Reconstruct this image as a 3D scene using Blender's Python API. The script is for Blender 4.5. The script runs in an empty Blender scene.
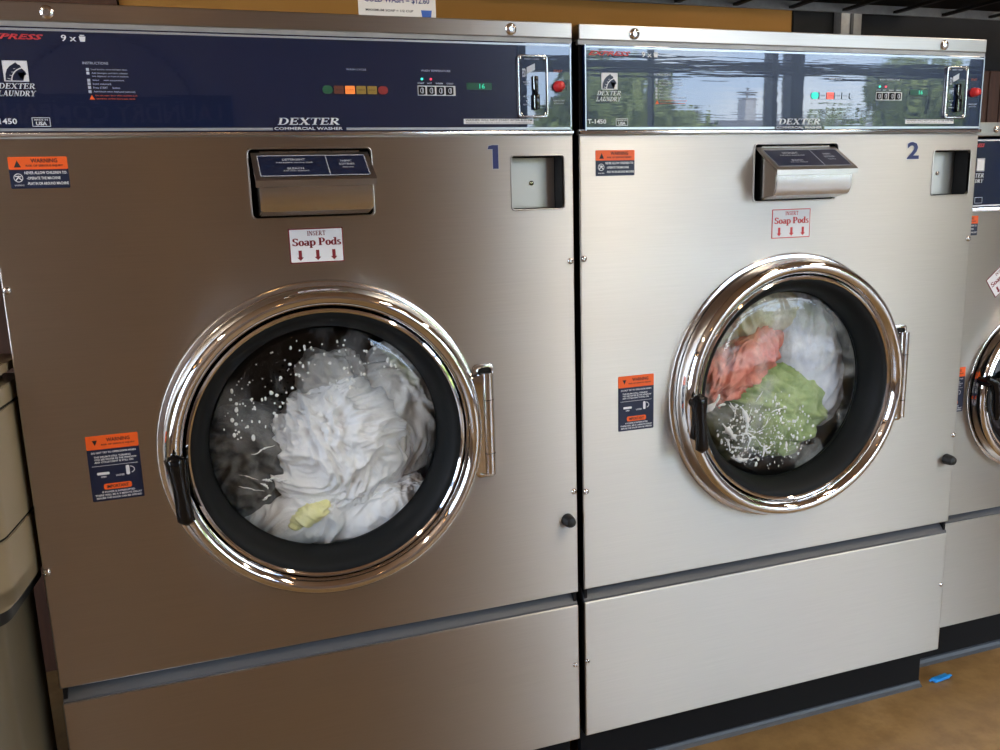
import bpy, bmesh, math, random
from mathutils import Vector, Matrix, noise
from math import pi, sin, cos
S = bpy.context.scene
COL = S.collection
ZO = -0.066            # floor level offset

# ------------------------------------------------------------ materials
def new_mat(name):
    m = bpy.data.materials.new(name); m.use_nodes = True
    nt = m.node_tree; b = nt.nodes['Principled BSDF']
    return m, nt, b
def mat(name, col, rough=.5, metal=0., spec=.5, coat=0., emit=None, es=1.):
    m, nt, b = new_mat(name)
    b.inputs['Base Color'].default_value = (*col, 1); b.inputs['Roughness'].default_value = rough
    b.inputs['Metallic'].default_value = metal; b.inputs['Specular IOR Level'].default_value = spec
    b.inputs['Coat Weight'].default_value = coat
    if emit:
        b.inputs['Emission Color'].default_value = (*emit, 1); b.inputs['Emission Strength'].default_value = es
    return m
def N(nt, t, **kw):
    n = nt.nodes.new(t)
    for k, v in kw.items():
        if k in n.inputs: n.inputs[k].default_value = v
        else: setattr(n, k, v)
    return n
def noise_node(nt, scale=(1, 1, 1), s=5, d=3, r=.5, coord='Object', off=(0, 0, 0)):
    tc = N(nt, 'ShaderNodeTexCoord'); mp = N(nt, 'ShaderNodeMapping')
    mp.inputs['Scale'].default_value = scale; mp.inputs['Location'].default_value = off
    nt.links.new(tc.outputs[coord], mp.inputs[0])
    n = N(nt, 'ShaderNodeTexNoise'); n.inputs['Scale'].default_value = s; n.inputs['Detail'].default_value = d
    n.inputs['Roughness'].default_value = r
    nt.links.new(mp.outputs[0], n.inputs['Vector']); return n
def ramp(nt, src, stops):
    r = N(nt, 'ShaderNodeValToRGB'); e = r.color_ramp.elements
    e[0].position, e[0].color = stops[0][0], (*stops[0][1], 1)
    e[1].position, e[1].color = stops[-1][0], (*stops[-1][1], 1)
    for p, c in stops[1:-1]:
        x = e.new(p); x.color = (*c, 1)
    nt.links.new(src, r.inputs[0]); return r
def bump(nt, b, src, strength, dist):
    n = N(nt, 'ShaderNodeBump'); n.inputs['Strength'].default_value = strength; n.inputs['Distance'].default_value = dist
    nt.links.new(src, n.inputs['Height']); nt.links.new(n.outputs[0], b.inputs['Normal']); return n

def steel_mat(name, col=(.52, .485, .445), rough=.40, aniso=.94, grain=.00004, seed=0):
    m, nt, b = new_mat(name)
    b.inputs['Metallic'].default_value = 1
    g = noise_node(nt, (1.2, 1.2, 90), 6, 4, .6, off=(seed, seed, seed))
    c = ramp(nt, g.outputs[0], [(.3, tuple(x*.93 for x in col)), (.7, col)])
    nt.links.new(c.outputs[0], b.inputs['Base Color'])
    w = noise_node(nt, (.6, .6, 1.6), 3, 3, .5, off=(seed*3, 0, 1))
    rr = N(nt, 'ShaderNodeMapRange'); rr.inputs['To Min'].default_value = rough-.05; rr.inputs['To Max'].default_value = rough+.07
    nt.links.new(w.outputs[0], rr.inputs[0]); nt.links.new(rr.outputs[0], b.inputs['Roughness'])
    b.inputs['Anisotropic'].default_value = aniso
    t = N(nt, 'ShaderNodeCombineXYZ'); t.inputs[2].default_value = 1
    nt.links.new(t.outputs[0], b.inputs['Tangent'])
    # the thin sheet is never quite flat: broad shallow waves plus fine grain
    n2 = noise_node(nt, (.5, .5, 2.2), 3, 2, .5, off=(seed, 5, 2))
    b1 = N(nt, 'ShaderNodeBump'); b1.inputs['Strength'].default_value = 1; b1.inputs['Distance'].default_value = .0010
    nt.links.new(n2.outputs[0], b1.inputs['Height'])
    b2 = N(nt, 'ShaderNodeBump'); b2.inputs['Strength'].default_value = 1; b2.inputs['Distance'].default_value = grain
    nt.links.new(g.outputs[0], b2.inputs['Height']); nt.links.new(b1.outputs[0], b2.inputs['Normal'])
    nt.links.new(b2.outputs[0], b.inputs['Normal'])
    return m
def film_mat(name, wave):
    m, nt, b = new_mat(name)
    b.inputs['Base Color'].default_value = (.004, .012, .046, 1); b.inputs['Roughness'].default_value = .25
    b.inputs['Specular IOR Level'].default_value = .3
    b.inputs['Coat Weight'].default_value = 1; b.inputs['Coat Roughness'].default_value = .012; b.inputs['Coat IOR'].default_value = 1.6
    n = noise_node(nt, (.28, 1, 4.5), 22, 2.5, .5, off=(0, 0, .3))
    bp = N(nt, 'ShaderNodeBump'); bp.inputs['Strength'].default_value = 1; bp.inputs['Distance'].default_value = wave
    nt.links.new(n.outputs[0], bp.inputs['Height'])
    nt.links.new(bp.outputs[0], b.inputs['Coat Normal'])
    return m
def rough_mat(name, c1, c2, rough=.7, s=6, scale=(1, 1, 1), bs=.002, d=5, metal=0, spec=.5):
    m, nt, b = new_mat(name)
    n = noise_node(nt, scale, s, d, .6)
    r = ramp(nt, n.outputs[0], [(.3, c1), (.7, c2)])
    nt.links.new(r.outputs[0], b.inputs['Base Color']); b.inputs['Roughness'].default_value = rough
    b.inputs['Metallic'].default_value = metal; b.inputs['Specular IOR Level'].default_value = spec
    if bs: bump(nt, b, n.outputs[0], .6, bs)
    return m
def glass_mat(name, tint=(1, 1, 1), f=1.5):
    m = bpy.data.materials.new(name); m.use_nodes = True; nt = m.node_tree; nt.nodes.clear()
    o = N(nt, 'ShaderNodeOutputMaterial'); mx = N(nt, 'ShaderNodeMixShader'); lw = N(nt, 'ShaderNodeLayerWeight'); lw.inputs[0].default_value = .5
    pw = N(nt, 'ShaderNodeMath', operation='POWER'); pw.inputs[1].default_value = 5; fr = N(nt, 'ShaderNodeMath', operation='MULTIPLY_ADD'); fr.inputs[1].default_value = .95; fr.inputs[2].default_value = .045
    nt.links.new(lw.outputs['Facing'], pw.inputs[0]); nt.links.new(pw.outputs[0], fr.inputs[0])
    t = N(nt, 'ShaderNodeBsdfTransparent'); t.inputs[0].default_value = (*tint, 1)
    g = N(nt, 'ShaderNodeBsdfGlossy'); g.inputs['Roughness'].default_value = .02
    nt.links.new(fr.outputs[0], mx.inputs[0]); nt.links.new(t.outputs[0], mx.inputs[1]); nt.links.new(g.outputs[0], mx.inputs[2])
    nt.links.new(mx.outputs[0], o.inputs[0]); return m
def film_alpha(name, col, lo, hi, amax, s, scale, off=(0, 0, 0), d=6):
    """thin streaky layer of soapy water: diffuse white mixed with clear by a noise"""
    m = bpy.data.materials.new(name); m.use_nodes = True; nt = m.node_tree; nt.nodes.clear()
    o = N(nt, 'ShaderNodeOutputMaterial'); mx = N(nt, 'ShaderNodeMixShader')
    t = N(nt, 'ShaderNodeBsdfTransparent'); df = N(nt, 'ShaderNodeBsdfDiffuse'); df.inputs[0].default_value = (*col, 1)
    n = noise_node(nt, scale, s, d, .65, off=off)
    r = N(nt, 'ShaderNodeMapRange'); r.inputs['From Min'].default_value = lo; r.inputs['From Max'].default_value = hi
    r.inputs['To Min'].default_value = 0; r.inputs['To Max'].default_value = amax
    nt.links.new(n.outputs[0], r.inputs[0]); nt.links.new(r.outputs[0], mx.inputs[0])
    nt.links.new(t.outputs[0], mx.inputs[1]); nt.links.new(df.outputs[0], mx.inputs[2]); nt.links.new(mx.outputs[0], o.inputs[0])
    return m

M = {}
M['steel'] = steel_mat('brushed_steel')
M['steel2'] = steel_mat('brushed_steel_b', seed=4)
M['steel_trim'] = steel_mat('brushed_steel_trim', (.46, .43, .40), .30, .6, .00003, 2)
M['steel_box'] = steel_mat('brushed_steel_box', (.62, .60, .57), .24, .6, .00002, 7)
M['plate'] = mat('satin_plate', (.50, .475, .44), .42, 1)
M['chrome'] = mat('chrome', (.74, .72, .70), .05, 1)
M['chrome_satin'] = mat('chrome_satin', (.66, .64, .62), .16, 1)
M['silver_line'] = mat('silver_line', (.50, .54, .58), .3, .6)
M['film1'] = film_mat('navy_panel_film', .00003)
M['film2'] = film_mat('navy_panel_film_wavy', .00008)
M['navy'] = mat('navy_print', (.006, .012, .04), .35)
M['label_navy'] = mat('label_navy', (.006, .012, .042), .4)
M['white'] = mat('white_print', (.75, .76, .78), .5)
M['white_dim'] = mat('white_small_print', (.50, .53, .60), .5)
M['red_print'] = mat('red_print', (.55, .035, .04), .5)
M['maroon'] = mat('maroon_print', (.20, .008, .015), .5)
M['orange'] = mat('orange_print', (.88, .12, .012), .45)
M['black_print'] = mat('black_print', (.012, .010, .010), .5)
M['num_blue'] = mat('numeral_blue', (.008, .015, .11), .4)
M['rubber'] = mat('black_rubber', (.012, .013, .014), .42, 0, .4)
M['gasket'] = mat('gasket_rubber', (.006, .007, .0075), .6, 0, .2)
M['plastic'] = mat('black_gloss_plastic', (.004, .004, .0045), .12, 0, .35)
M['black'] = mat('black_paint', (.006, .006, .0065), .75, 0, .2)
M['void'] = mat('black_lining', (.006, .006, .006), .8)
M['grey_strip'] = mat('grey_enamel', (.075, .08, .088), .42)
M['cove'] = mat('grey_cove_rubber', (.045, .055, .068), .45)
M['galv'] = rough_mat('galvanised_steel', (.30, .30, .29), (.42, .42, .41), .5, 20, bs=0, metal=.4)
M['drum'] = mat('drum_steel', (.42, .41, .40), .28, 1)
M['drum_shaded'] = mat('drum_steel_shaded', (.10, .095, .09), .35, 1)  # same drum steel with the shade inside put into its colour
M['glass'] = glass_mat('door_glass', (.97, .98, .97))
M['btn_orange'] = mat('button_orange', (.9, .25, .05), .4, emit=(1, .25, .04), es=.35)
M['btn_olive'] = mat('button_olive', (.30, .19, .03), .5)
M['btn_green'] = mat('button_green', (.015, .10, .045), .5)
M['btn_brown'] = mat('button_brown', (.12, .03, .015), .5)
M['btn_red'] = mat('button_red', (.25, .015, .015), .5)
M['btn_cyan_lit'] = mat('button_cyan_lit', (.02, .5, .4), .4, emit=(.02, .75, .55), es=.8)
M['btn_coral_lit'] = mat('button_coral_lit', (.8, .12, .10), .4, emit=(1, .16, .12), es=.5)
M['btn_dim'] = film_mat('button_unlit_film', .00008)
M['red_knob'] = mat('red_push_button', (.62, .03, .03), .3)
M['led_g'] = mat('led_green', (.05, .6, .4), .3, emit=(.08, 1, .65), es=1.2)
M['led_r'] = mat('led_red', (.6, .05, .08), .3, emit=(1, .06, .1), es=1.)
M['lcd'] = mat('display_green', (.01, .07, .04), .3)
M['digit'] = mat('display_digit', (.02, .5, .3), .3, emit=(.05, .8, .45), es=.5)
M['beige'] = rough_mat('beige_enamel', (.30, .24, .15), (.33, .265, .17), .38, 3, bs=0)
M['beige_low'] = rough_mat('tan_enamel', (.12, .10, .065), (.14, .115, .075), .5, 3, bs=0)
M['paper'] = mat('paper', (.80, .76, .70), .7)
M['cup_blue'] = mat('cup_blue', (.04, .12, .45), .5)
M['blue_plastic'] = mat('blue_plastic', (.02, .28, .75), .35)

# ------------------------------------------------------------ mesh helpers
def put(name, bm, m, parent=None, smooth=None, shift=True):
    if shift: bmesh.ops.translate(bm, verts=bm.verts, vec=(0, 0, ZO))
    me = bpy.data.meshes.new(name); bm.to_mesh(me); bm.free()
    for x in (m if isinstance(m, (list, tuple)) else [m]): me.materials.append(M[x] if isinstance(x, str) else x)
    if smooth is not None:
        for p in me.polygons: p.use_smooth = True
        if smooth < 180: me.set_sharp_from_angle(angle=math.radians(smooth))
    o = bpy.data.objects.new(name, me); COL.objects.link(o)
    if parent: o.parent = parent
    return o
def thing(name, label, cat, loc=(0, 0, 0), group=None, rz=0):
    o = bpy.data.objects.new(name, None); COL.objects.link(o); o.location = loc; o.rotation_euler = (0, 0, rz); o.empty_display_size = .1
    o['label'] = label; o['category'] = cat
    if group: o['group'] = group
    return o
def tag(o, label=None, cat=None, group=None, kind=None):
    for k, v in (('label', label), ('category', cat), ('group', group), ('kind', kind)):
        if v: o[k] = v
    return o
def BM(): return bmesh.new()
def box(bm, x0, x1, y0, y1, z0, z1, bev=0, seg=2):
    r = bmesh.ops.create_cube(bm, size=1)
    vs = r['verts']
    for v in vs:
        v.co = Vector((x0 + (v.co.x+.5)*(x1-x0), y0 + (v.co.y+.5)*(y1-y0), z0 + (v.co.z+.5)*(z1-z0)))
    if bev:
        es = list({e for v in vs for e in v.link_edges})
        bmesh.ops.bevel(bm, geom=es, offset=bev, segments=seg, affect='EDGES', profile=.5)
    return bm
def prism(bm, pts, a0, a1, axis='y'):
    """extrude polygon; axis y: pts=(x,z); axis x: pts=(y,z)"""
    def P(p, a): return (p[0], a, p[1]) if axis == 'y' else ((a, p[0], p[1]) if axis == 'x' else (p[0], p[1], a))
    A = [bm.verts.new(P(p, a0)) for p in pts]; B = [bm.verts.new(P(p, a1)) for p in pts]
    n = len(pts); f = [bm.faces.new(A), bm.faces.new(B[::-1])]
    for i in range(n): f.append(bm.faces.new((A[i], B[i], B[(i+1) % n], A[(i+1) % n])))
    bmesh.ops.recalc_face_normals(bm, faces=f)
    return bm
def lathe(bm, prof, cx, cz, seg=128, closed=False, a0=0, a1=2*pi):
    rings = []
    full = abs(a1-a0-2*pi) < 1e-6
    n = seg if full else seg+1
    for r, y in prof:
        rings.append([bm.verts.new((cx+r*cos(a0+(a1-a0)*i/seg), y, cz+r*sin(a0+(a1-a0)*i/seg))) for i in range(n)])
    fs = []
    L = len(rings)
    for k in range(L if closed else L-1):
        A, B = rings[k], rings[(k+1) % L]
        for i in range(n if full else n-1):
            j = (i+1) % n
            fs.append(bm.faces.new((A[i], A[j], B[j], B[i])))
    bmesh.ops.recalc_face_normals(bm, faces=fs)
    return bm
def disc(bm, cx, cz, r, y, y2, seg=24):
    return prism(bm, [(cx+r*cos(2*pi*i/seg), cz+r*sin(2*pi*i/seg)) for i in range(seg)], y, y2)
def tube(bm, pts, r, seg=10, caps=True):
    """swept tube; r scalar or list"""
    P = [Vector(p) for p in pts]; rings = []
    up = Vector((0, 0, 1))
    for i, p in enumerate(P):
        t = (P[min(i+1, len(P)-1)]-P[max(i-1, 0)]).normalized()
        a = t.cross(up)
        if a.length < 1e-3: a = t.cross(Vector((1, 0, 0)))
        a.normalize(); b = t.cross(a)
        rr = r[i] if isinstance(r, (list, tuple)) else r
        rings.append([bm.verts.new(p + a*rr*cos(2*pi*k/seg) + b*rr*sin(2*pi*k/seg)) for k in range(seg)])
    fs = []
    for A, B in zip(rings, rings[1:]):
        for k in range(seg): fs.append(bm.faces.new((A[k], A[(k+1) % seg], B[(k+1) % seg], B[k])))
    if caps: fs += [bm.faces.new(rings[0]), bm.faces.new(rings[-1][::-1])]
    bmesh.ops.recalc_face_normals(bm, faces=fs)
    return bm
def rrect(x0, x1, z0, z1, r, n=6):
    o = []
    for cx, cz, a in ((x1-r, z1-r, 0), (x0+r, z1-r, pi/2), (x0+r, z0+r, pi), (x1-r, z0+r, 3*pi/2)):
        for i in range(n+1): o.append((cx+r*cos(a+pi/2*i/n), cz+r*sin(a+pi/2*i/n)))
    return o
def circ(cx, cz, r, n=96): return [(cx+r*cos(2*pi*i/n), cz+r*sin(2*pi*i/n)) for i in range(n)]
def plate(loops, y0, y1, bev=0):
    """flat sheet with holes between y0 (front) and y1 (back)"""
    cu = bpy.data.curves.new('c', 'CURVE'); cu.dimensions = '2D'; cu.fill_mode = 'BOTH'
    for L in loops:
        s = cu.splines.new('POLY'); s.points.add(len(L)-1); s.use_cyclic_u = True
        for p, q in zip(s.points, L): p.co = (q[0], q[1], 0, 1)
    cu.extrude = max((y1-y0)/2-bev, 0); cu.bevel_depth = bev; cu.bevel_resolution = 1; cu.offset = -bev
    ob = bpy.data.objects.new('c', cu); COL.objects.link(ob)
    bpy.context.view_layer.update()
    me = bpy.data.meshes.new_from_object(ob.evaluated_get(bpy.context.evaluated_depsgraph_get()))
    bpy.data.objects.remove(ob); bpy.data.curves.remove(cu)
    bm = BM(); bm.from_mesh(me); bpy.data.meshes.remove(me)
    ym = (y0+y1)/2
    for v in bm.verts: v.co = Vector((v.co.x, ym - v.co.z, v.co.y))
    bmesh.ops.remove_doubles(bm, verts=bm.verts, dist=1e-6)
    bmesh.ops.recalc_face_normals(bm, faces=bm.faces)
    return bm
# ------------------------------------------------------------ lettering
TCACHE = {}
def text_polys(s, bold, shear):
    key = (s, bold, shear)
    if key in TCACHE: return TCACHE[key]
    cu = bpy.data.curves.new('t', 'FONT'); cu.body = s; cu.size = 1; cu.resolution_u = 2; cu.offset = bold; cu.shear = shear
    ob = bpy.data.objects.new('t', cu); COL.objects.link(ob); bpy.context.view_layer.update()
    me = bpy.data.meshes.new_from_object(ob.evaluated_get(bpy.context.evaluated_depsgraph_get()))
    vs = [(v.co.x, v.co.y) for v in me.vertices]; fs = [tuple(p.vertices) for p in me.polygons]
    bpy.data.objects.remove(ob); bpy.data.curves.remove(cu); bpy.data.meshes.remove(me)
    TCACHE[key] = (vs, fs); return vs, fs
def add_flat(bm, vs, fs, fn):
    V = [bm.verts.new(fn(x, z)) for x, z in vs]
    for f in fs:
        try: bm.faces.new([V[i] for i in f])
        except ValueError: pass
def T(bm, s, x0, x1, z0, z1, y, bold=0., shear=0., fn=None):
    vs, fs = text_polys(s, bold, shear)
    ax, bx_ = min(v[0] for v in vs), max(v[0] for v in vs); az, bz = min(v[1] for v in vs), max(v[1] for v in vs)
    fn = fn or (lambda x, z: (x, y, z))
    nv = [(x0+(x-ax)/(bx_-ax)*(x1-x0), z0+(z-az)/(bz-az)*(z1-z0)) for x, z in vs]
    add_flat(bm, nv, fs, fn); return bm
# a small serif alphabet built from thick and thin strokes
def g_line(x0, z0, x1, z1, w):
    d = Vector((x1-x0, z1-z0)); n = Vector((-d.y, d.x)).normalized()*w/2
    return [[(x0+n.x, z0+n.y), (x0-n.x, z0-n.y), (x1-n.x, z1-n.y), (x1+n.x, z1+n.y)]]
def g_v(x, z0, z1, w=.2): return [[(x-w/2, z0), (x+w/2, z0), (x+w/2, z1), (x-w/2, z1)]]
def g_h(x0, x1, z, w=.09): return [[(x0, z-w/2), (x1, z-w/2), (x1, z+w/2), (x0, z+w/2)]]
def g_arc(cx, cz, rx, rz, tx, tz, a0, a1, n=12):
    q = []
    for i in range(n):
        A = math.radians(a0+(a1-a0)*i/n); B = math.radians(a0+(a1-a0)*(i+1)/n)
        q.append([(cx+rx*cos(A), cz+rz*sin(A)), (cx+rx*cos(B), cz+rz*sin(B)), (cx+(rx-tx)*cos(B), cz+(rz-tz)*sin(B)), (cx+(rx-tx)*cos(A), cz+(rz-tz)*sin(A))])
    return q
def sf(x, z, w=.4): return g_h(x-w/2, x+w/2, z, .08)
GL = {
 'D': (.95, g_v(.22, 0, 1)+g_h(.04, .45, .04)+g_h(.04, .45, .96)+g_arc(.42, .5, .48, .5, .2, .08, -90, 90)),
 'E': (.82, g_v(.22, 0, 1)+g_h(.04, .74, .04)+g_h(.04, .72, .96)+g_h(.2, .58, .52)+g_v(.73, 0, .28, .07)+g_v(.7, .74, 1, .07)+g_v(.58, .38, .66, .07)),
 'X': (.98, g_line(.18, 1, .8, 0, .2)+g_line(.8, 1, .18, 0, .09)+sf(.2, .96)+sf(.8, .96, .32)+sf(.2, .04, .32)+sf(.8, .04)),
 'T': (.86, g_v(.43, 0, 1)+g_h(.04, .82, .96)+g_v(.07, .72, 1, .07)+g_v(.79, .72, 1, .07)+sf(.43, .04)),
 'R': (.95, g_v(.22, 0, 1)+sf(.22, .04)+g_h(.04, .45, .96)+g_h(.2, .45, .5)+g_arc(.42, .73, .34, .27, .19, .08, -90, 90)+g_line(.42, .5, .8, 0, .2)+sf(.85, .04, .2)),
 'L': (.78, g_v(.22, 0, 1)+sf(.22, .96)+g_h(.04, .7, .04)+g_v(.69, 0, .3, .07)),
 'A': (.95, g_line(.45, 1, .16, 0, .09)+g_line(.45, 1, .78, 0, .2)+g_h(.25, .65, .35)+sf(.14, .04, .26)+sf(.8, .04, .34)),
 'U': (.95, g_v(.2, .3, 1)+g_v(.74, .3, 1, .09)+g_arc(.445, .32, .345, .32, .2, .1, 180, 360)+sf(.2, .96)+sf(.74, .96, .3)),
 'N': (.95, g_v(.17, 0, 1, .09)+g_v(.76, 0, 1, .09)+g_line(.17, 1, .76, .02, .2)+sf(.17, .04, .3)+sf(.76, .96, .3)+sf(.12, .96, .2)),
 'Y': (.92, g_line(.16, 1, .46, .45, .2)+g_line(.78, 1, .46, .45, .09)+g_v(.46, 0, .5)+sf(.16, .96)+sf(.78, .96, .3)+sf(.46, .04)),
 'I': (.46, g_v(.22, 0, 1)+sf(.22, .04)+sf(.22, .96)),
 'S': (.74, g_arc(.36, .74, .3, .26, .17, .09, 30, 270)+g_arc(.36, .27, .32, .27, .19, .09, 90, -150)+g_v(.63, .72, .95, .06)+g_v(.07, .05, .3, .06)),
 'P': (.85, g_v(.22, 0, 1)+sf(.22, .04)+g_h(.04, .45, .96)+g_h(.2, .45, .44)+g_arc(.42, .70, .37, .30, .2, .08, -90, 90)),
 'o': (.68, g_arc(.34, .33, .32, .35, .19, .08, 0, 360, 20)),
 'a': (.66, g_v(.48, 0, .5, .18)+g_arc(.3, .46, .27, .22, .17, .09, 0, 150)+g_arc(.28, .19, .26, .21, .17, .08, 0, 360, 16)+g_h(.44, .66, .04, .08)),
 'p': (.74, g_v(.17, -.3, .66, .19)+sf(.17, -.27, .34)+g_h(.0, .2, .62, .08)+g_arc(.4, .33, .32, .35, .19, .08, -140, 140, 16)),
 'd': (.74, g_v(.55, 0, 1, .19)+g_h(.36, .6, .96, .08)+g_h(.5, .74, .04, .08)+g_arc(.33, .33, .31, .35, .19, .08, 40, 320, 16)),
 's': (.54, g_arc(.26, .49, .21, .18, .14, .08, 30, 270)+g_arc(.26, .19, .24, .2, .16, .08, 90, -150)),
 ' ': (.35, []),
}
def serif(bm, s, x0, x1, z0, h, y, slant=0.):
    W = sum(GL[c][0] for c in s); k = (x1-x0)/(W*h) ; x = 0
    for c in s:
        w, qs = GL[c]
        for q in qs:
            bm.faces.new([bm.verts.new((x0 + (x+px)*h*k + slant*pz*h, y, z0+pz*h)) for px, pz in q])
        x += w
    return bm
def poly(bm, pts, y): bm.faces.new([bm.verts.new((x, y, z)) for x, z in pts]); return bm
def polyf(bm, pts, y):
    """filled concave polygon"""
    f = bm.faces.new([bm.verts.new((x, y, z)) for x, z in pts]); bmesh.ops.triangulate(bm, faces=[f]); return bm
def rect(bm, x0, x1, z0, z1, y): return poly(bm, [(x0, z0), (x1, z0), (x1, z1), (x0, z1)], y)
def frame(bm, x0, x1, z0, z1, w, y):
    rect(bm, x0, x1, z0, z0+w, y); rect(bm, x0, x1, z1-w, z1, y); rect(bm, x0, x0+w, z0, z1, y); rect(bm, x1-w, x1, z0, z1, y); return bm

def screw(name, x, z, r, h, parent, y=0., m='chrome_satin'):
    bm = BM(); lathe(bm, [(r, y), (r, y-h*.45), (r*.8, y-h*.85), (r*.45, y-h), (r*.42, y-h*.6), (.0001, y-h*.6)], x, z, 20)
    return put(name, bm, m, parent, 40)

# ------------------------------------------------------------ stickers
def warning_top(par, x0, x1, z0, z1, y=-.0006):
    bm = plate([rrect(x0, x1, z0, z1, .002, 3)], y, 0); s = put('warning_sticker', bm, 'label_navy', par)
    s['label'] = 'orange and navy WARNING sticker'
    w, h = x1-x0, z1-z0; zb = z0+h*.60; yy = y-.0003
    put('warning_band', plate([rrect(x0, x1, zb, z1, .002, 3)], yy, y), 'orange', s)
    yt = yy-.0003
    b = BM(); poly(b, [(x0+w*.09, zb+h*.07), (x0+w*.21, zb+h*.07), (x0+w*.15, zb+h*.29)], yt)
    T(b, 'WARNING', x0+w*.38, x0+w*.83, zb+h*.21, zb+h*.34, yt, .02); T(b, 'RISK OF SERIOUS INJURY', x0+w*.29, x0+w*.92, zb+h*.07, zb+h*.15, yt, .02)
    put('lettering', b, 'black_print', s)
    b = BM()
    for k, (t, e, xx) in enumerate((('NEVER ALLOW CHILDREN TO:', .97, .25), ('-OPERATE THE MACHINE', .85, .28), ('-PLAY IN OR AROUND MACHINE', .98, .28))):
        T(b, t, x0+w*xx, x0+w*e, z0+h*(.45-.17*k), z0+h*(.54-.17*k), yy+.0002, .02)
    # little running figure in a ring
    c = (x0+w*.14, z0+h*.34)
    for q in g_arc(c[0], c[1], w*.08, w*.08, w*.012, w*.012, 0, 360, 20): poly(b, q, yy+.0002)
    for l in ((-.05, -.05, .0, .01), (0, .01, .05, -.04), (-.05, .03, .05, .02), (0, 0, .01, .04)):
        for q in g_line(c[0]+w*l[0], c[1]+w*l[1], c[0]+w*l[2], c[1]+w*l[3], w*.02): poly(b, q, yy+.0002)
    T(b, 'WARNING', x0+w*.06, x0+w*.22, z0+h*.08, z0+h*.13, yy+.0002)
    put('lettering', b, 'white', s)
    return s
def warning_low(par, x0, x1, z0, z1, y=-.0006):
    s = put('door_warning_sticker', plate([rrect(x0, x1, z0, z1, .002, 3)], y, 0), 'label_navy', par)
    s['label'] = 'tall orange and navy door WARNING sticker'
    w, h = x1-x0, z1-z0; zb = z0+h*.79; yy = y-.0003; yt = yy-.0003
    put('warning_band', plate([rrect(x0, x1, zb, z1, .002, 3)], yy, y), 'orange', s)
    b = BM(); poly(b, [(x0+w*.12, zb+h*.14), (x0+w*.22, zb+h*.14), (x0+w*.17, zb+h*.06)], yt)
    T(b, 'WARNING', x0+w*.39, x0+w*.84, zb+h*.11, zb+h*.165, yt, .02); T(b, 'RISK OF SERIOUS INJURY', x0+w*.29, x0+w*.93, zb+h*.05, zb+h*.08, yt, .02)
    put('lettering', b, 'black_print', s)
    put('important_band', plate([rrect(x0+w*.24, x0+w*.78, z0+h*.17, z0+h*.26, h*.03, 4)], yy, y), 'orange', s)
    b = BM(); T(b, 'IMPORTANT', x0+w*.3, x0+w*.72, z0+h*.19, z0+h*.24, yt, .02); put('lettering', b, 'black_print', s)
    b = BM()
    for t, a, e, k in (('DO NOT TRY TO OPEN DOOR WHEN', .08, .93, .725), ('THE DRUM IS STILL TURNING', .12, .82, .66), ('YOU SEE WATER IN THE WINDOW', .12, .93, .62), ('ANY CYCLE LIGHT IS STILL ON', .12, .86, .58),
                       ('OPEN', .21, .31, .355), ('LOCKED', .50, .66, .36), ('IF POWER IS INTERRUPTED', .2, .83, .12), ('THERE WILL BE A 3 MINUTE DELAY', .06, .96, .075), ('BEFORE THE DOOR CAN BE OPENED', .08, .95, .03)):
        T(b, t, x0+w*a, x0+w*e, z0+h*k, z0+h*(k+.028), yy+.0002, .02)
    rect(b, x0+w*.06, x0+w*.94, z0+h*.535, z0+h*.54, yy+.0002)
    for q in (rrect(x0+w*.14, x0+w*.38, z0+h*.40, z0+h*.44, h*.018, 4), rrect(x0+w*.70, x0+w*.77, z0+h*.365, z0+h*.51, h*.02, 4)): poly(b, q, yy+.0002)
    for q in g_arc(x0+w*.77, z0+h*.44, w*.1, h*.055, w*.015, h*.01, -70, 80, 10): poly(b, q, yy+.0002)
    put('lettering', b, 'white', s)
    return s
def soap_sticker(par, x0, x1, z0, z1, y=-.0006, rot=0, m='maroon'):
    s = put('soap_pods_sticker', plate([rrect(x0, x1, z0, z1, .001, 2)], y, 0), m, par)
    s['label'] = 'white INSERT Soap Pods sticker with three down arrows'
    w, h = x1-x0, z1-z0; yy = y-.0003; yt = yy-.0003
    wht = put('white_field', plate([rrect(x0+w*.02, x1-w*.02, z0+h*.03, z1-h*.03, .001, 2)], yy, y), 'white', s)
    b = BM(); serif(b, 'INSERT', x0+w*.34, x0+w*.68, z0+h*.79, h*.13, yt)
    for q in (-.0005, .0, .0005): serif(b, 'Soap Pods', x0+w*.06+q, x0+w*.96+q, z0+h*.50, h*.22, yt-abs(q)*.1-(.00002 if q > 0 else 0))
    for k in (.19, .51, .81):
        cx = x0+w*k
        poly(b, [(cx-w*.03, z0+h*.37), (cx+w*.03, z0+h*.37), (cx+w*.03, z0+h*.17), (cx-w*.03, z0+h*.17)], yt)
        poly(b, [(cx-w*.06, z0+h*.17), (cx+w*.06, z0+h*.17), (cx, z0+h*.07)], yt)
    put('lettering', b, m, s)
    if rot:
        c = Vector(((x0+x1)/2, 0, (z0+z1)/2+ZO))
        s.matrix_local = Matrix.Translation(c) @ Matrix.Rotation(rot, 4, 'Y') @ Matrix.Translation(-c)
    return s

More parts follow.
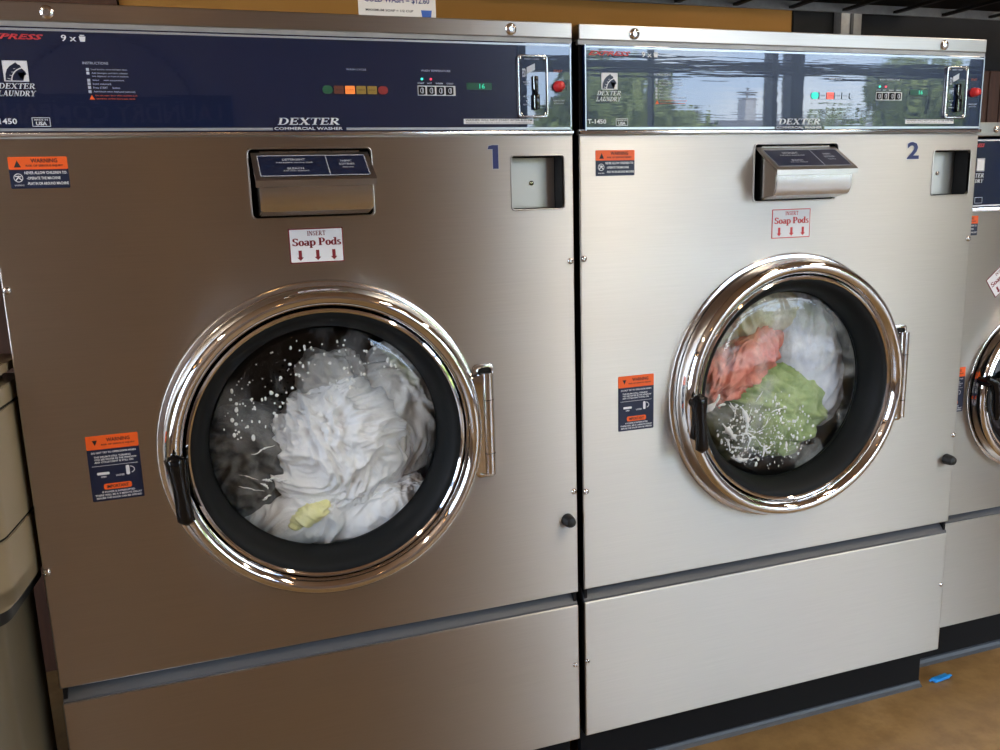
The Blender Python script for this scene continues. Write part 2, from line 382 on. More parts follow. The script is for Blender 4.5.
# ------------------------------------------------------------ control panel
def control_panel(par, W, z0, z1, m, kx=1., coin_dx=0., display='16', lit=None):
    p = put('control_panel', box(BM(), .012, W-.002, -.004, .02, z0, z1, .001), m, par)
    p['label'] = 'glossy navy control panel'
    y = -.0046
    b = BM(); rect(b, .014, W-.004, z1-.0062, z1-.0026, y); rect(b, .014, .46, z0+.0025, z0+.007, y); rect(b, .59, W-.004, z0+.0025, z0+.007, y)
    rect(b, W-.0065, W-.004, z0, z1, y); rect(b, .012, .0145, z0, z1, y)
    put('border_line', b, 'silver_line', p)
    zt = z1
    def z(v): return v      # heights are given in the fitted frame
    b = BM()
    T(b, '9 x', .1375, .160, 1.6935, 1.7035, y, .015)
    poly(b, [(.164, 1.7015), (.174, 1.7015), (.1725, 1.6935), (.1655, 1.6935)], y); rect(b, .1655, .1725, 1.7025, 1.704, y)
    serif(b, 'DEXTER', .0375, .0905, 1.6190, .0085, y, .25); serif(b, 'LAUNDRY', .0355, .0895, 1.6075, .0085, y, .25)
    T(b, 'T-1450', .017, .0578, 1.5640, 1.5730, y, .02)
    frame(b, .0795, .1065, 1.5600, 1.5745, .001, y); T(b, 'MADE IN', .083, .103, 1.5695, 1.5722, y, .01); T(b, 'USA', .085, .101, 1.562, 1.568, y, .03)
    # horse head badge: light square with a dark horse
    frame(b, .0475, .0835, 1.630, 1.662, .0014, y)
    rect(b, .049, .082, 1.6315, 1.6605, y)
    serif(b, 'DEXTER', .468, .578, 1.5625, .012, y, .3)
    T(b, 'COMMERCIAL WASHER', .4625, .583, 1.5535, 1.5585, y-.0004, .01)
    put('lettering', b, 'white', p)['label'] = 'white printed lettering and horse badge'
    hx, hz, hs = .049, 1.6315, .0325
    pts = [(.02, 0), (.05, .35), (.14, .6), (.28, .78), (.45, .88), (.55, .98), (.60, .88), (.72, .84), (.80, .66), (.93, .48), (.97, .36), (.90, .28), (.82, .30), (.74, .42), (.62, .46), (.58, .40), (.66, .2), (.78, .05), (.8, 0)]
    b = BM(); polyf(b, [(hx+u*hs, hz+v*hs*.88) for u, v in pts], y-.0004)
    put('horse_head', b, 'navy', p)
    b = BM()
    for k in range(4):
        a = .25+.16*k
        for q in g_line(hx+hs*(.12+.1*k), hz+hs*(.1+.15*k), hx+hs*(.3+.07*k), hz+hs*(.05+.17*k), .0008): poly(b, q, y-.0007)
    for q in g_arc(hx+hs*.95, hz-hs*.02, hs*.68, hs*.66, hs*.05, hs*.05, 100, 178, 10): poly(b, q, y-.0007)
    put('mane_line', b, 'white', p)
    b = BM(); T(b, 'EXPRESS', .020, .1120, 1.6945, 1.7030, y, .03, .35); put('express_lettering', b, 'red_print', p)['label'] = 'red slanted EXPRESS lettering'
    b = BM()
    T(b, 'INSTRUCTIONS', .1650, .2035, 1.6585, 1.6625, y)
    for t, a, e, zz in (('Load laundry, close and latch door.', .1765, .2320, 1.6505), ('Add detergent and fabric softener', .1770, .2320, 1.6447), ('into dispenser on front of machine.', .1770, .2330, 1.6398), ('Select      wash temperature.', .1770, .2255, 1.6335), ('Insert coins/card.', .1770, .2050, 1.6280), ('Press START      button.', .1770, .2180, 1.6220), ('Add bleach when displayed (optional).', .1770, .2410, 1.6155)):
        T(b, t, a, e, zz-.0016, zz+.0016, y)
        if not t.startswith('into'): rect(b, .1690, .1735, zz-.0022, zz+.0022, y)
    T(b, 'WASH CYCLE', .596, .632, 1.6570, 1.6600, y)
    T(b, 'WASH TEMPERATURE', .7340, .7905, 1.6570, 1.6605, y)
    for t, a, e in (('START', .7265, .7395), ('HOT', .7450, .7540), ('WARM', .7610, .7750), ('COLD', .7820, .7950)): T(b, t, a, e, 1.6350, 1.6378, y, .02)
    put('small_lettering', b, 'white_dim', p)
    b = BM(); poly(b, [(.1690, 1.6030), (.1775, 1.6030), (.1732, 1.6105)], y); T(b, 'Do not open door while machine is in', .1790, .2425, 1.6080, 1.6107, y); T(b, 'operation; serious injury may result.', .1790, .2395, 1.6030, 1.6057, y)
    put('caution_lettering', b, 'orange', p)
    for k, mm in enumerate(lit or ('btn_green', 'btn_brown', 'btn_orange', 'btn_olive', 'btn_olive', 'btn_red')):
        x = .5605+k*.02015; w = .0088 if k in (0, 5) else .0086
        q = rrect(x-w, x+w, 1.6160, 1.6300, .006 if k in (0, 5) else .001, 5)
        c = put('cycle_button', plate([q], -.0062, -.0042), mm, p)
    b = BM()
    for k in range(4): T(b, ('HEAVY', 'NORM', 'PERM', 'DELIC')[k], .5745+k*.02015, .5865+k*.02015, 1.6218, 1.6240, -.0068)
    put('small_lettering', b, 'black_print', p)
    b = BM(); frame(b, .7262, .7990, 1.6145, 1.6322, .0014, y)
    for k in range(4): rect(b, .7380+k*.0180, .7440+k*.0180 if k < 3 else .7975, 1.6155, 1.6312, y-.0002)
    put('button_frame', b, 'white', p)
    for k in range(4):
        x = .7285+k*.0180
        t = put('temperature_button', plate([rrect(x, x+.012, 1.6165, 1.6302, .001, 3)], -.0066, -.0042), 'black', p)
    b = BM()
    for k in range(4):
        x = .7345+k*.0180
        for q in g_arc(x, 1.6232, .0042, .0052, .0012, .0012, 60, 300, 8): poly(b, q, -.0070)
        rect(b, x, x+.0025, 1.6195, 1.6270, -.0070)
    put('button_symbol', b, 'white_dim', p)
    for x, mm in ((.7350, 'led_g'), (.7520, 'led_r')):
        put('indicator_light', disc(BM(), x, 1.6438, .0021, -.0062, -.0042, 16), mm, p)
    put('display', plate([rrect(.8215, .8715, 1.6260, 1.6385, .0008, 2)], -.0052, -.0042), 'lcd', p)
    b = BM(); T(b, '8888', .8240, .8435, 1.6285, 1.6362, -.0058); put('unlit_digits', b, mat('display_dim', (.015, .11, .06), .4), p)
    b = BM(); T(b, display, .8460, .8570, 1.6280, 1.6368, -.0058, .02); put('lit_digits', b, 'digit', p)
    s = put('white_strip_label', plate([rrect(.8130, .9545, 1.5635, 1.5730, .0004, 2)], -.0052, -.0042), 'white', p)
    b = BM(); T(b, 'WASHER WILL NOT START AFTER 8:30 PM', .816, .9515, 1.5688, 1.5722, -.0058, .01); T(b, 'PLEASE PLAN YOUR LAST LOAD ACCORDINGLY', .818, .950, 1.5645, 1.5665, -.0058)
    put('small_lettering', b, 'black_print', p)
    # coin mechanism
    put('coin_frame', plate([rrect(.9225, .9845, 1.5755, 1.6905, .006, 5), rrect(.9255, .9815, 1.5785, 1.6875, .004, 5)], -.010, -.004, .0006), 'chrome_satin', p, 40)
    put('coin_plate', plate([rrect(.9250, .9820, 1.5780, 1.6880, .004, 4)], -.0068, -.004), 'film1', p)
    for x in (.9290, .9780):
        for zz in (1.5815, 1.6845): screw('coin_screw', x, zz, .0032, .003, p, -.0068)
    b = BM(); box(b, .9530, .9640, -.0125, -.005, 1.625, 1.652, .0015); box(b, .9525, .9655, -.0155, -.005, 1.590, 1.618, .0015); box(b, .9555, .9620, -.017, -.005, 1.617, 1.627, .001)
    put('coin_slot', b, 'plastic', p, 40)
    b = BM(); rect(b, .9535, .9548, 1.6265, 1.6505, -.0130); rect(b, .9530, .9543, 1.5915, 1.6160, -.0160); put('coin_slot_edge', b, 'chrome_satin', p)
    b = BM(); poly(b, [(.9420, 1.6560), (.9590, 1.6635), (.9590, 1.6755), (.9420, 1.6680)], -.0075)
    T(b, 'ESD', .9330, .9400, 1.6500, 1.6660, -.0075, .02); T(b, 'INSERT COINS', .938, .968, 1.682, 1.6845, -.0075)
    T(b, 'INSERT', .934, .947, 1.6395, 1.6420, -.0075); T(b, 'COIN', .937, .946, 1.6355, 1.638, -.0075)
    T(b, 'PUSH', .935, .946, 1.613, 1.6155, -.0075); poly(b, [(.9385, 1.607), (.9435, 1.607), (.941, 1.603)], -.0075); T(b, 'RETURN', .934, .948, 1.598, 1.6005, -.0075)
    put('small_lettering', b, 'white_dim', p)
    b = BM(); lathe(b, [(.0105, -.004), (.0105, -.008), (.0095, -.0095), (.0092, -.016), (.0078, -.0195), (.0045, -.0212), (.0001, -.0216)], 1.0085, 1.6340, 28)
    put('push_button', b, 'red_knob', p, 60)['label'] = 'round red push button'
    b = BM(); T(b, 'START', .9985, 1.0175, 1.6600, 1.6650, y, .01, .2); put('start_lettering', b, mat('dim_orange', (.35, .07, .02), .5), p)
    b = BM(); T(b, 'PUSH TO START', .9975, 1.0215, 1.6060, 1.6090, y); T(b, 'AFTER PAYMENT', .9990, 1.0200, 1.6010, 1.6035, y); put('small_lettering', b, 'white_dim', p)
    return p

# ------------------------------------------------------------ dispenser, recess, door
def dispenser(par):
    X0, X1, Z0, Z1 = .414, .632, 1.401, 1.521
    d = put('detergent_dispenser', plate([rrect(X0-.003, X1+.003, Z0-.003, Z1+.003, .010), rrect(X0, X1, Z0, Z1, .008)], -.0022, .004, .0012), 'steel_trim', par, 40)
    b = BM(); box(b, X0, X1, .07, .075, Z0, Z1); box(b, X0-.002, X0, 0, .075, Z0, Z1); box(b, X1, X1+.002, 0, .075, Z0, Z1); box(b, X0, X1, 0, .075, Z1, Z1+.002); box(b, X0, X1, 0, .075, Z0-.002, Z0)
    put('recess_lining', b, 'void', d)
    # body: profile in y,z
    prof = [(.06, 1.510), (-.002, 1.510), (-.064, 1.463), (-.064, 1.428), (-.056, 1.412), (-.012, 1.404), (.06, 1.404)]
    b = prism(BM(), prof, .4245, .6215, 'x')
    bmesh.ops.bevel(b, geom=[e for e in b.edges], offset=.0025, segments=2, affect='EDGES')
    put('dispenser_body', b, 'steel_box', d, 35)
    # lid: sloping plate with a turned-down lip
    a = Vector((0, .004, 1.5155)); c = Vector((0, -.0735, 1.4655))
    n = Vector((0, -(a.z-c.z), -(c.y-a.y))).normalized(); n = Vector((0, n.y, abs(n.z)))
    lid = [(a.y, a.z-.003), (a.y, a.z), (c.y+.002, c.z+.0012), (c.y, c.z-.001), (c.y, c.z-.012), (c.y+.0025, c.z-.012), (c.y+.0025, c.z-.004)]
    b = prism(BM(), lid, .4185, .6275, 'x')
    put('dispenser_lid', b, 'steel_trim', d, 35)
    up = (a-c).normalized(); nn = Vector((0, -up.z, up.y))
    if nn.z < 0: nn = -nn
    def on(x, t, h): # t from 0 (front) to 1 (back)
        q = c + (a-c)*t + nn*h; return (x, q.y, q.z)
    def quad(b, x0, x1, t0, t1, h): b.faces.new([b.verts.new(on(x, t, h)) for x, t in ((x0, t0), (x1, t0), (x1, t1), (x0, t1))])
    b = BM(); quad(b, .4275, .6180, .10, .86, .0010); put('lid_label', b, 'label_navy', d)
    b = BM(); h = .0014
    for q in ((.4275, .6180, .10, .125), (.4275, .6180, .835, .86), (.4275, .4290, .10, .86), (.6165, .6180, .10, .86), (.5465, .5480, .10, .86)): quad(b, *q, h)
    for t, x0, x1, t0, t1 in (('DETERGENT', .470, .510, .66, .74), ('Add before starting wash', .458, .522, .56, .62), ('BLEACH', .476, .504, .34, .41), ('Add when displayed', .468, .512, .26, .31), ('FABRIC', .572, .592, .60, .67), ('SOFTENER', .568, .596, .48, .55), ('Final rinse', .573, .592, .38, .43)):
        T(b, t, x0, x1, t0, t1, 0, .02, fn=lambda x, t: on(x, t, h))
    put('lid_lettering', b, 'white_dim', d)
    b = BM()
    for k in range(7): tube(b, [(.434+k*.0255, .0055, 1.5165), (.4585+k*.0255, .0055, 1.5165)], .0030, 8)
    put('lid_hinge', b, 'chrome_satin', d, 40)
    return d
def access_recess(par):
    X0, X1, Z0, Z1 = .9085, 1.0185, 1.401, 1.503
    r = put('access_recess', plate([rrect(X0-.003, X1+.003, Z0-.003, Z1+.003, .008), rrect(X0, X1, Z0, Z1, .006)], -.0022, .004, .0012), 'steel_trim', par, 40)
    b = BM(); box(b, X0-.002, X0, 0, .062, Z0, Z1); box(b, X1, X1+.002, 0, .062, Z0, Z1); box(b, X0, X1, 0, .062, Z1, Z1+.002); box(b, X0, X1, 0, .062, Z0-.002, Z0); box(b, X0, X1, .057, .06, Z0, Z1)
    put('recess_lining', b, 'void', r)
    put('access_plate', box(BM(), X0+.001, X1-.001, .045, .055, Z0+.001, Z1-.001, .001), 'plate', r)
    screw('plate_screw', (X0+X1)/2+.003, (Z0+Z1)/2, .005, .004, r, .045)
def door(par, cx, cz, k=1., yb=0., mside=-1, hz=0.0):
    """k scales the whole door"""
    def R(l): return [(r*k, y*k+yb) for r, y in l]
    fl = put('door_flange', lathe(BM(), R([(.283, .004), (.283, -.005), (.302, -.005), (.3085, -.003), (.3105, .0002), (.3105, .004)]), cx, cz, 160, True), 'chrome_satin', par, 40)
    prof = []
    prof += [(.250, -.010), (.296, -.010), (.300, -.014)]
    for i in range(13):       # main bulging rim
        a = -20 + i*200/12; a = math.radians(a)
        prof.append((.281+.019*cos(a), -.020-.034*max(0, sin(a)) - (.004*min(0, sin(a)))))
    prof += [(.2625, -.030), (.2615, -.036), (.2600, -.040), (.2560, -.0415), (.2530, -.039), (.2520, -.034)]
    d = put('door', lathe(BM(), R(prof), cx, cz, 192, True), 'chrome', par, 35)
    d['label'] = 'round chrome porthole door'
    put('gasket', lathe(BM(), R([(.2525, -.036), (.246, -.036), (.2400, -.031), (.2330, -.022), (.2280, -.010), (.2250, .000), (.2225, .012), (.2205, .020), (.2205, .030), (.2525, .030)]), cx, cz, 160, True), 'gasket', d, 50)
    # slightly domed glass
    gp = [(.222*k, .016*k+yb)] + [(.2215*k*math.cos(t*pi/2/10), (.016 - .020*math.sin(t*pi/2/10)*1.0)*k+yb) for t in range(1, 10)] + [(.0005, -.0042*k+yb)]
    g = put('door_glass', lathe(BM(), gp, cx, cz, 128), 'glass', d, 180)
    g['label'] = 'round clear door glass'
    return d, g
def handle(d, x, z0, z1, y=-.078):
    """black lever: hub at the top on the rim, blade hanging down"""
    b = BM()
    n = 14; h = z1-z0
    sec = []
    for i in range(n+1):
        t = i/n; z = z1 - h*t
        w = .0205*(1-.40*min(1, t/.45)**.8) if t < .45 else .0123+.0030*math.sin((t-.45)/.55*pi/2)
        end = min(1, (t/.06) if t < .06 else 1, ((1-t)/.05) if t > .95 else 1); end = math.sqrt(max(end, .02))
        w *= end; dep = (.013 if t < .25 else .010)*end
        cx = x + .010*t
        sec.append([b.verts.new((cx+w*cos(a), y-dep*sin(a) + .012*max(0, t-.8), z)) for a in [2*pi*j/16 for j in range(16)]])
    for A, B in zip(sec, sec[1:]):
        for j in range(16): b.faces.new((A[j], A[(j+1) % 16], B[(j+1) % 16], B[j]))
    b.faces.new(sec[0]); b.faces.new(sec[-1][::-1]); bmesh.ops.recalc_face_normals(b, faces=b.faces)
    lathe(b, [(.0001, y-.006), (.013, y-.004), (.014, y+.010), (.0145, -.035), (.0001, -.035)], x+.002, z1-.022, 24)
    box(b, x-.006, x+.020, -.062, -.038, z0+.028, z1-.02, .004)
    o = put('door_handle', b, 'plastic', d, 50); o['label'] = 'black plastic lever handle'
def hinge(par, x0, x1, z0, z1, yb=0.):
    h = put('door_hinge', plate([rrect(x0-.008, x1, z0, z1, .010), rrect(x0+.003, x1-.006, z0+.008, z1-.008, .006)], yb-.006, yb+.002, .0015), 'chrome_satin', par, 40)
    put('hinge_backing', box(BM(), x0-.004, x1-.004, yb-.0015, yb+.0015, z0+.006, z1-.006), 'void', h)
    b = BM(); xc = (x0+x1)/2+.001; H = z1-z0
    put('hinge_barrel', tube(b, [(xc, yb-.014, z0+.012), (xc, yb-.014, z1-.016)], .0130, 16), 'chrome_satin', h, 40)
    for q in ((.23, .235), (.70, .705)):
        put('hinge_groove', tube(BM(), [(xc, yb-.014, z0+H*q[0]), (xc, yb-.014, z0+H*q[1])], .0133, 16), 'black', h, 40)
    b = BM(); prism(b, [(x0-.03, z0+.02), (x0+.012, z0+.012), (x0+.012, z1-.016), (x0-.03, z1-.03)], yb-.020, yb-.010); put('hinge_leaf', b, 'chrome', h, 30)
def drum(par, cx, cz, k=1., m='drum', yb=0.):
    b = BM(); lathe(b, [(.2190*k, .022+yb), (.232*k, .045+yb), (.262*k, .05+yb), (.30*k, .055+yb), (.305*k, .08+yb), (.305*k, .45+yb), (.28*k, .47+yb), (.0005, .475+yb)], cx, cz, 96)
    for i in range(3):        # lifter ribs
        a = .6+i*2*pi/3; r = .285*k
        c = Vector((cx+r*cos(a), 0, cz+r*sin(a))); t = Vector((-sin(a), 0, cos(a))); n = Vector((cos(a), 0, sin(a)))
        q = [c+t*.04+n*.03, c-t*.04+n*.03, c-n*.03-t*.008, c-n*.03+t*.008]
        A = [b.verts.new((v.x, .085+yb, v.z)) for v in q]; B = [b.verts.new((v.x, .46+yb, v.z)) for v in q]
        b.faces.new(A); b.faces.new(B[::-1])
        for j in range(4): b.faces.new((A[j], A[(j+1) % 4], B[(j+1) % 4], B[j]))
    o = put('drum', b, m, par, 35)
    # perforations as dark dimples on the back plate
    b = BM()
    for i in range(-16, 17):
        for j in range(-16, 17):
            x, z = (i+.5*(j % 2))*.016*k, j*.014*k
            if x*x+z*z < (.25*k)**2 and x*x+z*z > .03**2: disc(b, cx+x, cz+z, .003, .4735+yb, .4745+yb, 6)
    put('drum_perforations', b, 'void', o)['kind'] = 'stuff'
    return o

# perforated drum steel: row pattern of small round holes done in the material
def perf_mat(name, col, rough):
    m, nt, b = new_mat(name); b.inputs['Metallic'].default_value = 1; b.inputs['Roughness'].default_value = rough
    b.inputs['Base Color'].default_value = (*col, 1); return m

def numeral(par, s, x0, x1, z0, z1):
    def shape(b, g, y):
        if s == '1':
            w = x1-x0; h = z1-z0; xs = x0+w*.46
            poly(b, [(xs-g, z0-g), (x1+g, z0-g), (x1+g, z1+g), (xs-g, z1+g)], y)
            poly(b, [(x0-g, z1-h*.17-g), (xs-g, z1-h*.17-g), (xs-g, z1+g), (x0+w*.10-g, z1-h*.03+g)], y)
        else: T(b, s, x0-g, x1+g, z0-g, z1+g, y, .03+g*8)
    b = BM(); shape(b, 0, -.0010); o = put('machine_number', b, 'num_blue', par); o['label'] = 'dark blue number ' + s
    b = BM(); shape(b, .0010, -.0006); put('number_edge', b, 'white_dim', o)

def body_face(par, W, zs_lo, zs_hi, z_seam_top, z_body_top, z_low, cx, cz, rhole, holes, m, y0=0.):
    fp = put('front_panel', plate([[(0.0, z_seam_top), (W, z_seam_top), (W, z_body_top), (0, z_body_top)], circ(cx, cz, rhole)] + holes, y0-.0, y0+.008, .0026), m, par)
    fp['label'] = 'brushed stainless upper front panel'
    lp = put('lower_panel', box(BM(), 0, W, 0, .02, z_low, zs_hi, .003), m, par); lp['label'] = 'brushed stainless lower front panel'
    return fp, lp

def washer(name, label, x0, mats, num, numbox, group, tw, loads_dark):
    W = 1.04
    r = thing(name, label, 'washing machine', (x0, .004 if num == '2' else 0, 0), group)
    ms = mats
    body_face(r, W, 0, .5325, .5640, 1.5440, .2, .52, .975, .288, [rrect(.414, .632, 1.401, 1.521, .008), rrect(.9085, 1.0185, 1.401, 1.503, .006)], ms)
    # seam strip: slanted grey channel between the panels
    put('seam_strip', prism(BM(), [(.030, .566), (.003, .537), (.003, .530), (.036, .530), (.036, .566)], .002, W-.002, 'x'), 'grey_strip', r)['label'] = 'grey channel strip between the two panels'
    # cabinet carcass behind the fronts
    b = BM(); box(b, .003, .010, .006, 1.0, .2, 1.748); box(b, W-.010, W-.003, .006, 1.0, .2, 1.748); box(b, .01, W-.01, .99, 1.0, .2, 1.748); box(b, .01, W-.01, .03, .99, .2, .21)
    box(b, .01, W-.01, .012, .99, 1.742, 1.748)
    put('cabinet', b, 'black', r)
    put('top_trim', box(BM(), 0, W, -.003, .03, 1.7235, 1.7525, .002), 'steel_trim', r)['label'] = 'stainless trim strip along the top'
    b = BM(); box(b, 0, W, 0, .012, 1.7150, 1.7245); box(b, 0, W, .001, .012, 1.5430, 1.5535)
    put('panel_surround', b, 'galv', r)
    put('panel_lip', box(BM(), 0, W, -.007, .004, 1.5445, 1.5505, .001), 'chrome_satin', r, 30)
    put('kick_plate', box(BM(), .012, W-.003 if group else W, .055, .075, .066, .215), 'black', r)
    b = BM(); prism(b, [(.040, .0665), (.055, .0665), (.055, .080), (.0515, .079), (.0485, .0725)], .012, W-.003, 'x'); put('cove_base', b, 'cove', r)['label'] = 'grey rubber cove strip along the floor'
    for x in (.1213, .9130): screw('trim_bolt', x, 1.7370, .0108, .005, r, -.003)
    for x, z in ((.0075, 1.2965), (.0065, .7935), (1.0305, 1.2940), (1.0315, .7995)): screw('panel_screw', x, z, .0066, .005, r)
    for x in (.0065, 1.0290): screw('panel_screw', x, .3900, .0055, .0045, r)
    b = BM(); lathe(b, [(.014, 0), (.0135, -.008), (.0125, -.018), (.010, -.024), (.0001, -.026)], W-.0245, .7375, 24); put('rubber_bumper', b, 'rubber', r, 50)
    control_panel(r, W, 1.5505, 1.7145, tw, lit=None if num == '1' else ('btn_cyan_lit', 'btn_dim', 'btn_coral_lit', 'btn_dim', 'btn_dim', 'btn_dim'))
    dispenser(r); access_recess(r)
    warning_top(r, .0355, .1235, 1.4620, 1.5128); warning_low(r, .0955, .1815, .9120, 1.0330) if num == '1' else warning_low(r, .0850, .1710, .9185, 1.0405)
    if num == '1': soap_sticker(r, .4725, .5715, 1.3170, 1.3800)
    else: soap_sticker(r, .4635, .5650, 1.3180, 1.3815, m='red_print')
    numeral(r, num, *numbox)
    d, g = door(r, .52, .975)
    handle(d, .2415, .868, 1.002, -.072)
    hinge(r, .820, .856, .860, 1.098)
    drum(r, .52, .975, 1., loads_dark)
    return r, d, g

w1, d1, g1 = washer('commercial_washer', 'large stainless front-load washer numbered 1, white wash behind its glass', 0., 'steel', '1', (.8600, .8815, 1.4800, 1.5245), 'large numbered stainless washers', 'film1', 'drum_shaded')
X2 = 1.0555
w2, d2, g2 = washer('commercial_washer', 'large stainless front-load washer numbered 2, coral and green clothes behind its glass', X2, 'steel2', '2', (.8275, .8625, 1.4850, 1.5235), 'large numbered stainless washers', 'film2', 'drum')

# ------------------------------------------------------------ third, smaller washer
X3, Y3, W3 = 2.105, .085, .67
w3 = thing('commercial_washer', 'smaller shorter stainless washer cut off by the right edge, set back beside washer 2', 'washing machine', (X3, Y3, 0))
CX3, CZ3, K3 = .335, .873, .735
fp = put('front_panel', plate([[(0, .538), (W3, .538), (W3, 1.355), (0, 1.355)], circ(CX3, CZ3, .288*K3)], 0, .006, .0012), 'steel2', w3)
put('lower_panel', box(BM(), 0, W3, 0, .02, .205, .515, .0015), 'steel2', w3)
put('seam_strip', prism(BM(), [(.026, .541), (.003, .518), (.003, .512), (.034, .512), (.034, .541)], .002, W3-.002, 'x'), 'grey_strip', w3)
b = BM(); box(b, .003, .010, .006, .8, .2, 1.57); box(b, W3-.010, W3-.003, .006, .8, .2, 1.57); box(b, .01, W3-.01, .79, .8, .2, 1.57); box(b, .01, W3-.01, .03, .79, .2, .21); box(b, .01, W3-.01, .012, .79, 1.564, 1.57)
put('cabinet', b, 'black', w3)
put('top_trim', box(BM(), 0, W3, -.008, .03, 1.5400, 1.5740, .002), 'steel_trim', w3)
put('panel_lip', box(BM(), 0, W3, -.006, .004, 1.3550, 1.3650, .001), 'chrome_satin', w3, 30)
p3 = put('control_panel', box(BM(), .002, W3-.002, -.003, .02, 1.3650, 1.5350, .001), 'film2', w3)
b = BM(); rect(b, .004, W3-.004, 1.529, 1.5325, -.0036); rect(b, .004, W3-.004, 1.368, 1.3715, -.0036)
frame(b, .076, .102, 1.455, 1.487, .001, -.0036); rect(b, .078, .100, 1.457, 1.485, -.0036); serif(b, 'DEXTER', .040, .102, 1.440, .010, -.0036, .25); serif(b, 'LAUNDRY', .038, .100, 1.427, .009, -.0036, .25)
T(b, 'T-450', .045, .070, 1.380, 1.389, -.0036, .02); frame(b, .078, .103, 1.376, 1.391, .001, -.0036)
put('lettering', b, 'white', p3)
b = BM(); T(b, 'EXPRESS', .040, .098, 1.514, 1.523, -.0036, .03, .35); put('express_lettering', b, 'red_print', p3)
warning_top(w3, .012, .098, 1.2955, 1.3450); warning_low(w3, .012, .096, .831, .952)
soap_sticker(w3, .150, .245, 1.152, 1.212, rot=math.radians(-38))
put('kick_plate', box(BM(), 0, W3, .055, .075, .066, .21), 'black', w3)
b = BM(); prism(b, [(.038, .0665), (.055, .0665), (.055, .082), (.050, .080), (.046, .072)], 0, W3, 'x'); put('cove_base', b, 'cove', w3)
screw('trim_bolt', .125, 1.5570, .0085, .006, w3, -.008)
d3, g3 = door(w3, CX3, CZ3, K3)
b = BM(); lathe(b, [(.0001, -.060), (.012, -.058), (.014, -.03), (.014, -.02), (.0001, -.02)], CX3-.205, .915, 24)
tube(b, [(CX3-.225, -.058, .93), (CX3-.200, -.060, .918), (CX3-.190, -.060, .885), (CX3-.186, -.060, .835), (CX3-.185, -.058, .815)], [.008, .015, .012, .011, .006], 14)
put('door_handle', b, 'plastic', d3, 50)
drum(w3, CX3, CZ3, K3, 'drum_shaded')

# ------------------------------------------------------------ wash loads
def fr(p, o=5):
    return noise.fractal(p, 1., 2., o)
def cloth(name, label, c, r, m, seed, amp=.03, freq=9., sub=6, spin=0., fold=.5, sy=1.):
    """a crumpled, wet bundle of fabric: folded and pleated closed surface"""
    bm = BM(); bmesh.ops.create_icosphere(bm, subdivisions=sub, radius=1)
    rot = Matrix.Rotation(spin, 3, 'Y'); o = Vector((seed*7.3, seed*3.1, seed*1.7))
    for v in bm.verts:
        d = v.co.copy()
        base = Vector((d.x*r[0], d.y*r[1], d.z*r[2]))
        q = base*freq + o
        w = Vector((noise.noise(q*.45), noise.noise(q*.45+Vector((9, 0, 0))), noise.noise(q*.45+Vector((0, 9, 0)))))
        q2 = q + w*1.9
        rid = 1-abs(noise.noise(q2))*2; rid2 = 1-abs(noise.noise(q2*2.1+o))*2
        rid3 = 1-abs(noise.noise(q2*4.5+o))*2
        lo = noise.noise(base*5+o)
        h = amp*(rid*.9 + rid2*.45 + rid3*.2 - .55) + lo*amp*1.1*fold*2
        base += d*h
        v.co = rot @ base + Vector(c)
    o_ = put(name, bm, m, None, 180)
    return tag(o_, label, 'laundry')
def cloth_mat(name, c1, c2, s=30, sheen=.2, sub=.0):
    m, nt, b = new_mat(name); n = noise_node(nt, (1, 1, 1), s, 5, .6)
    r = ramp(nt, n.outputs[0], [(.35, c1), (.65, c2)]); nt.links.new(r.outputs[0], b.inputs['Base Color'])
    b.inputs['Roughness'].default_value = .55; b.inputs['Specular IOR Level'].default_value = .35
    if sub:
        b.inputs['Subsurface Weight'].default_value = sub; b.inputs['Subsurface Radius'].default_value = (.02, .02, .02); b.inputs['Subsurface Scale'].default_value = .5
    n2 = noise_node(nt, (1, 1, 1), 70, 3, .6); bump(nt, b, n2.outputs[0], .4, .004)
    return m
M['c_white'] = cloth_mat('wet_white_cotton', (.80, .81, .84), (.88, .88, .89))
M['c_offwhite'] = cloth_mat('wet_offwhite_cotton', (.50, .49, .48), (.66, .65, .63))
M['c_grey'] = cloth_mat('wet_charcoal_cloth', (.04, .042, .046), (.16, .165, .17))
M['c_yellow'] = cloth_mat('pale_yellow_cloth', (.80, .78, .38), (.84, .82, .5))
M['c_coral'] = cloth_mat('coral_cloth', (.72, .20, .14), (.82, .36, .28))
M['c_green'] = cloth_mat('green_towel', (.24, .34, .12), (.42, .52, .24))
M['c_cream'] = cloth_mat('cream_towel', (.62, .58, .42), (.74, .70, .56))
M['c_bluewhite'] = cloth_mat('bluish_white_sheet', (.60, .64, .74), (.78, .80, .86))
M['c_olive'] = cloth_mat('dark_olive_cloth', (.06, .07, .04), (.13, .14, .08))
M['c_lgreen'] = cloth_mat('pale_green_cloth', (.42, .50, .36), (.55, .62, .48))

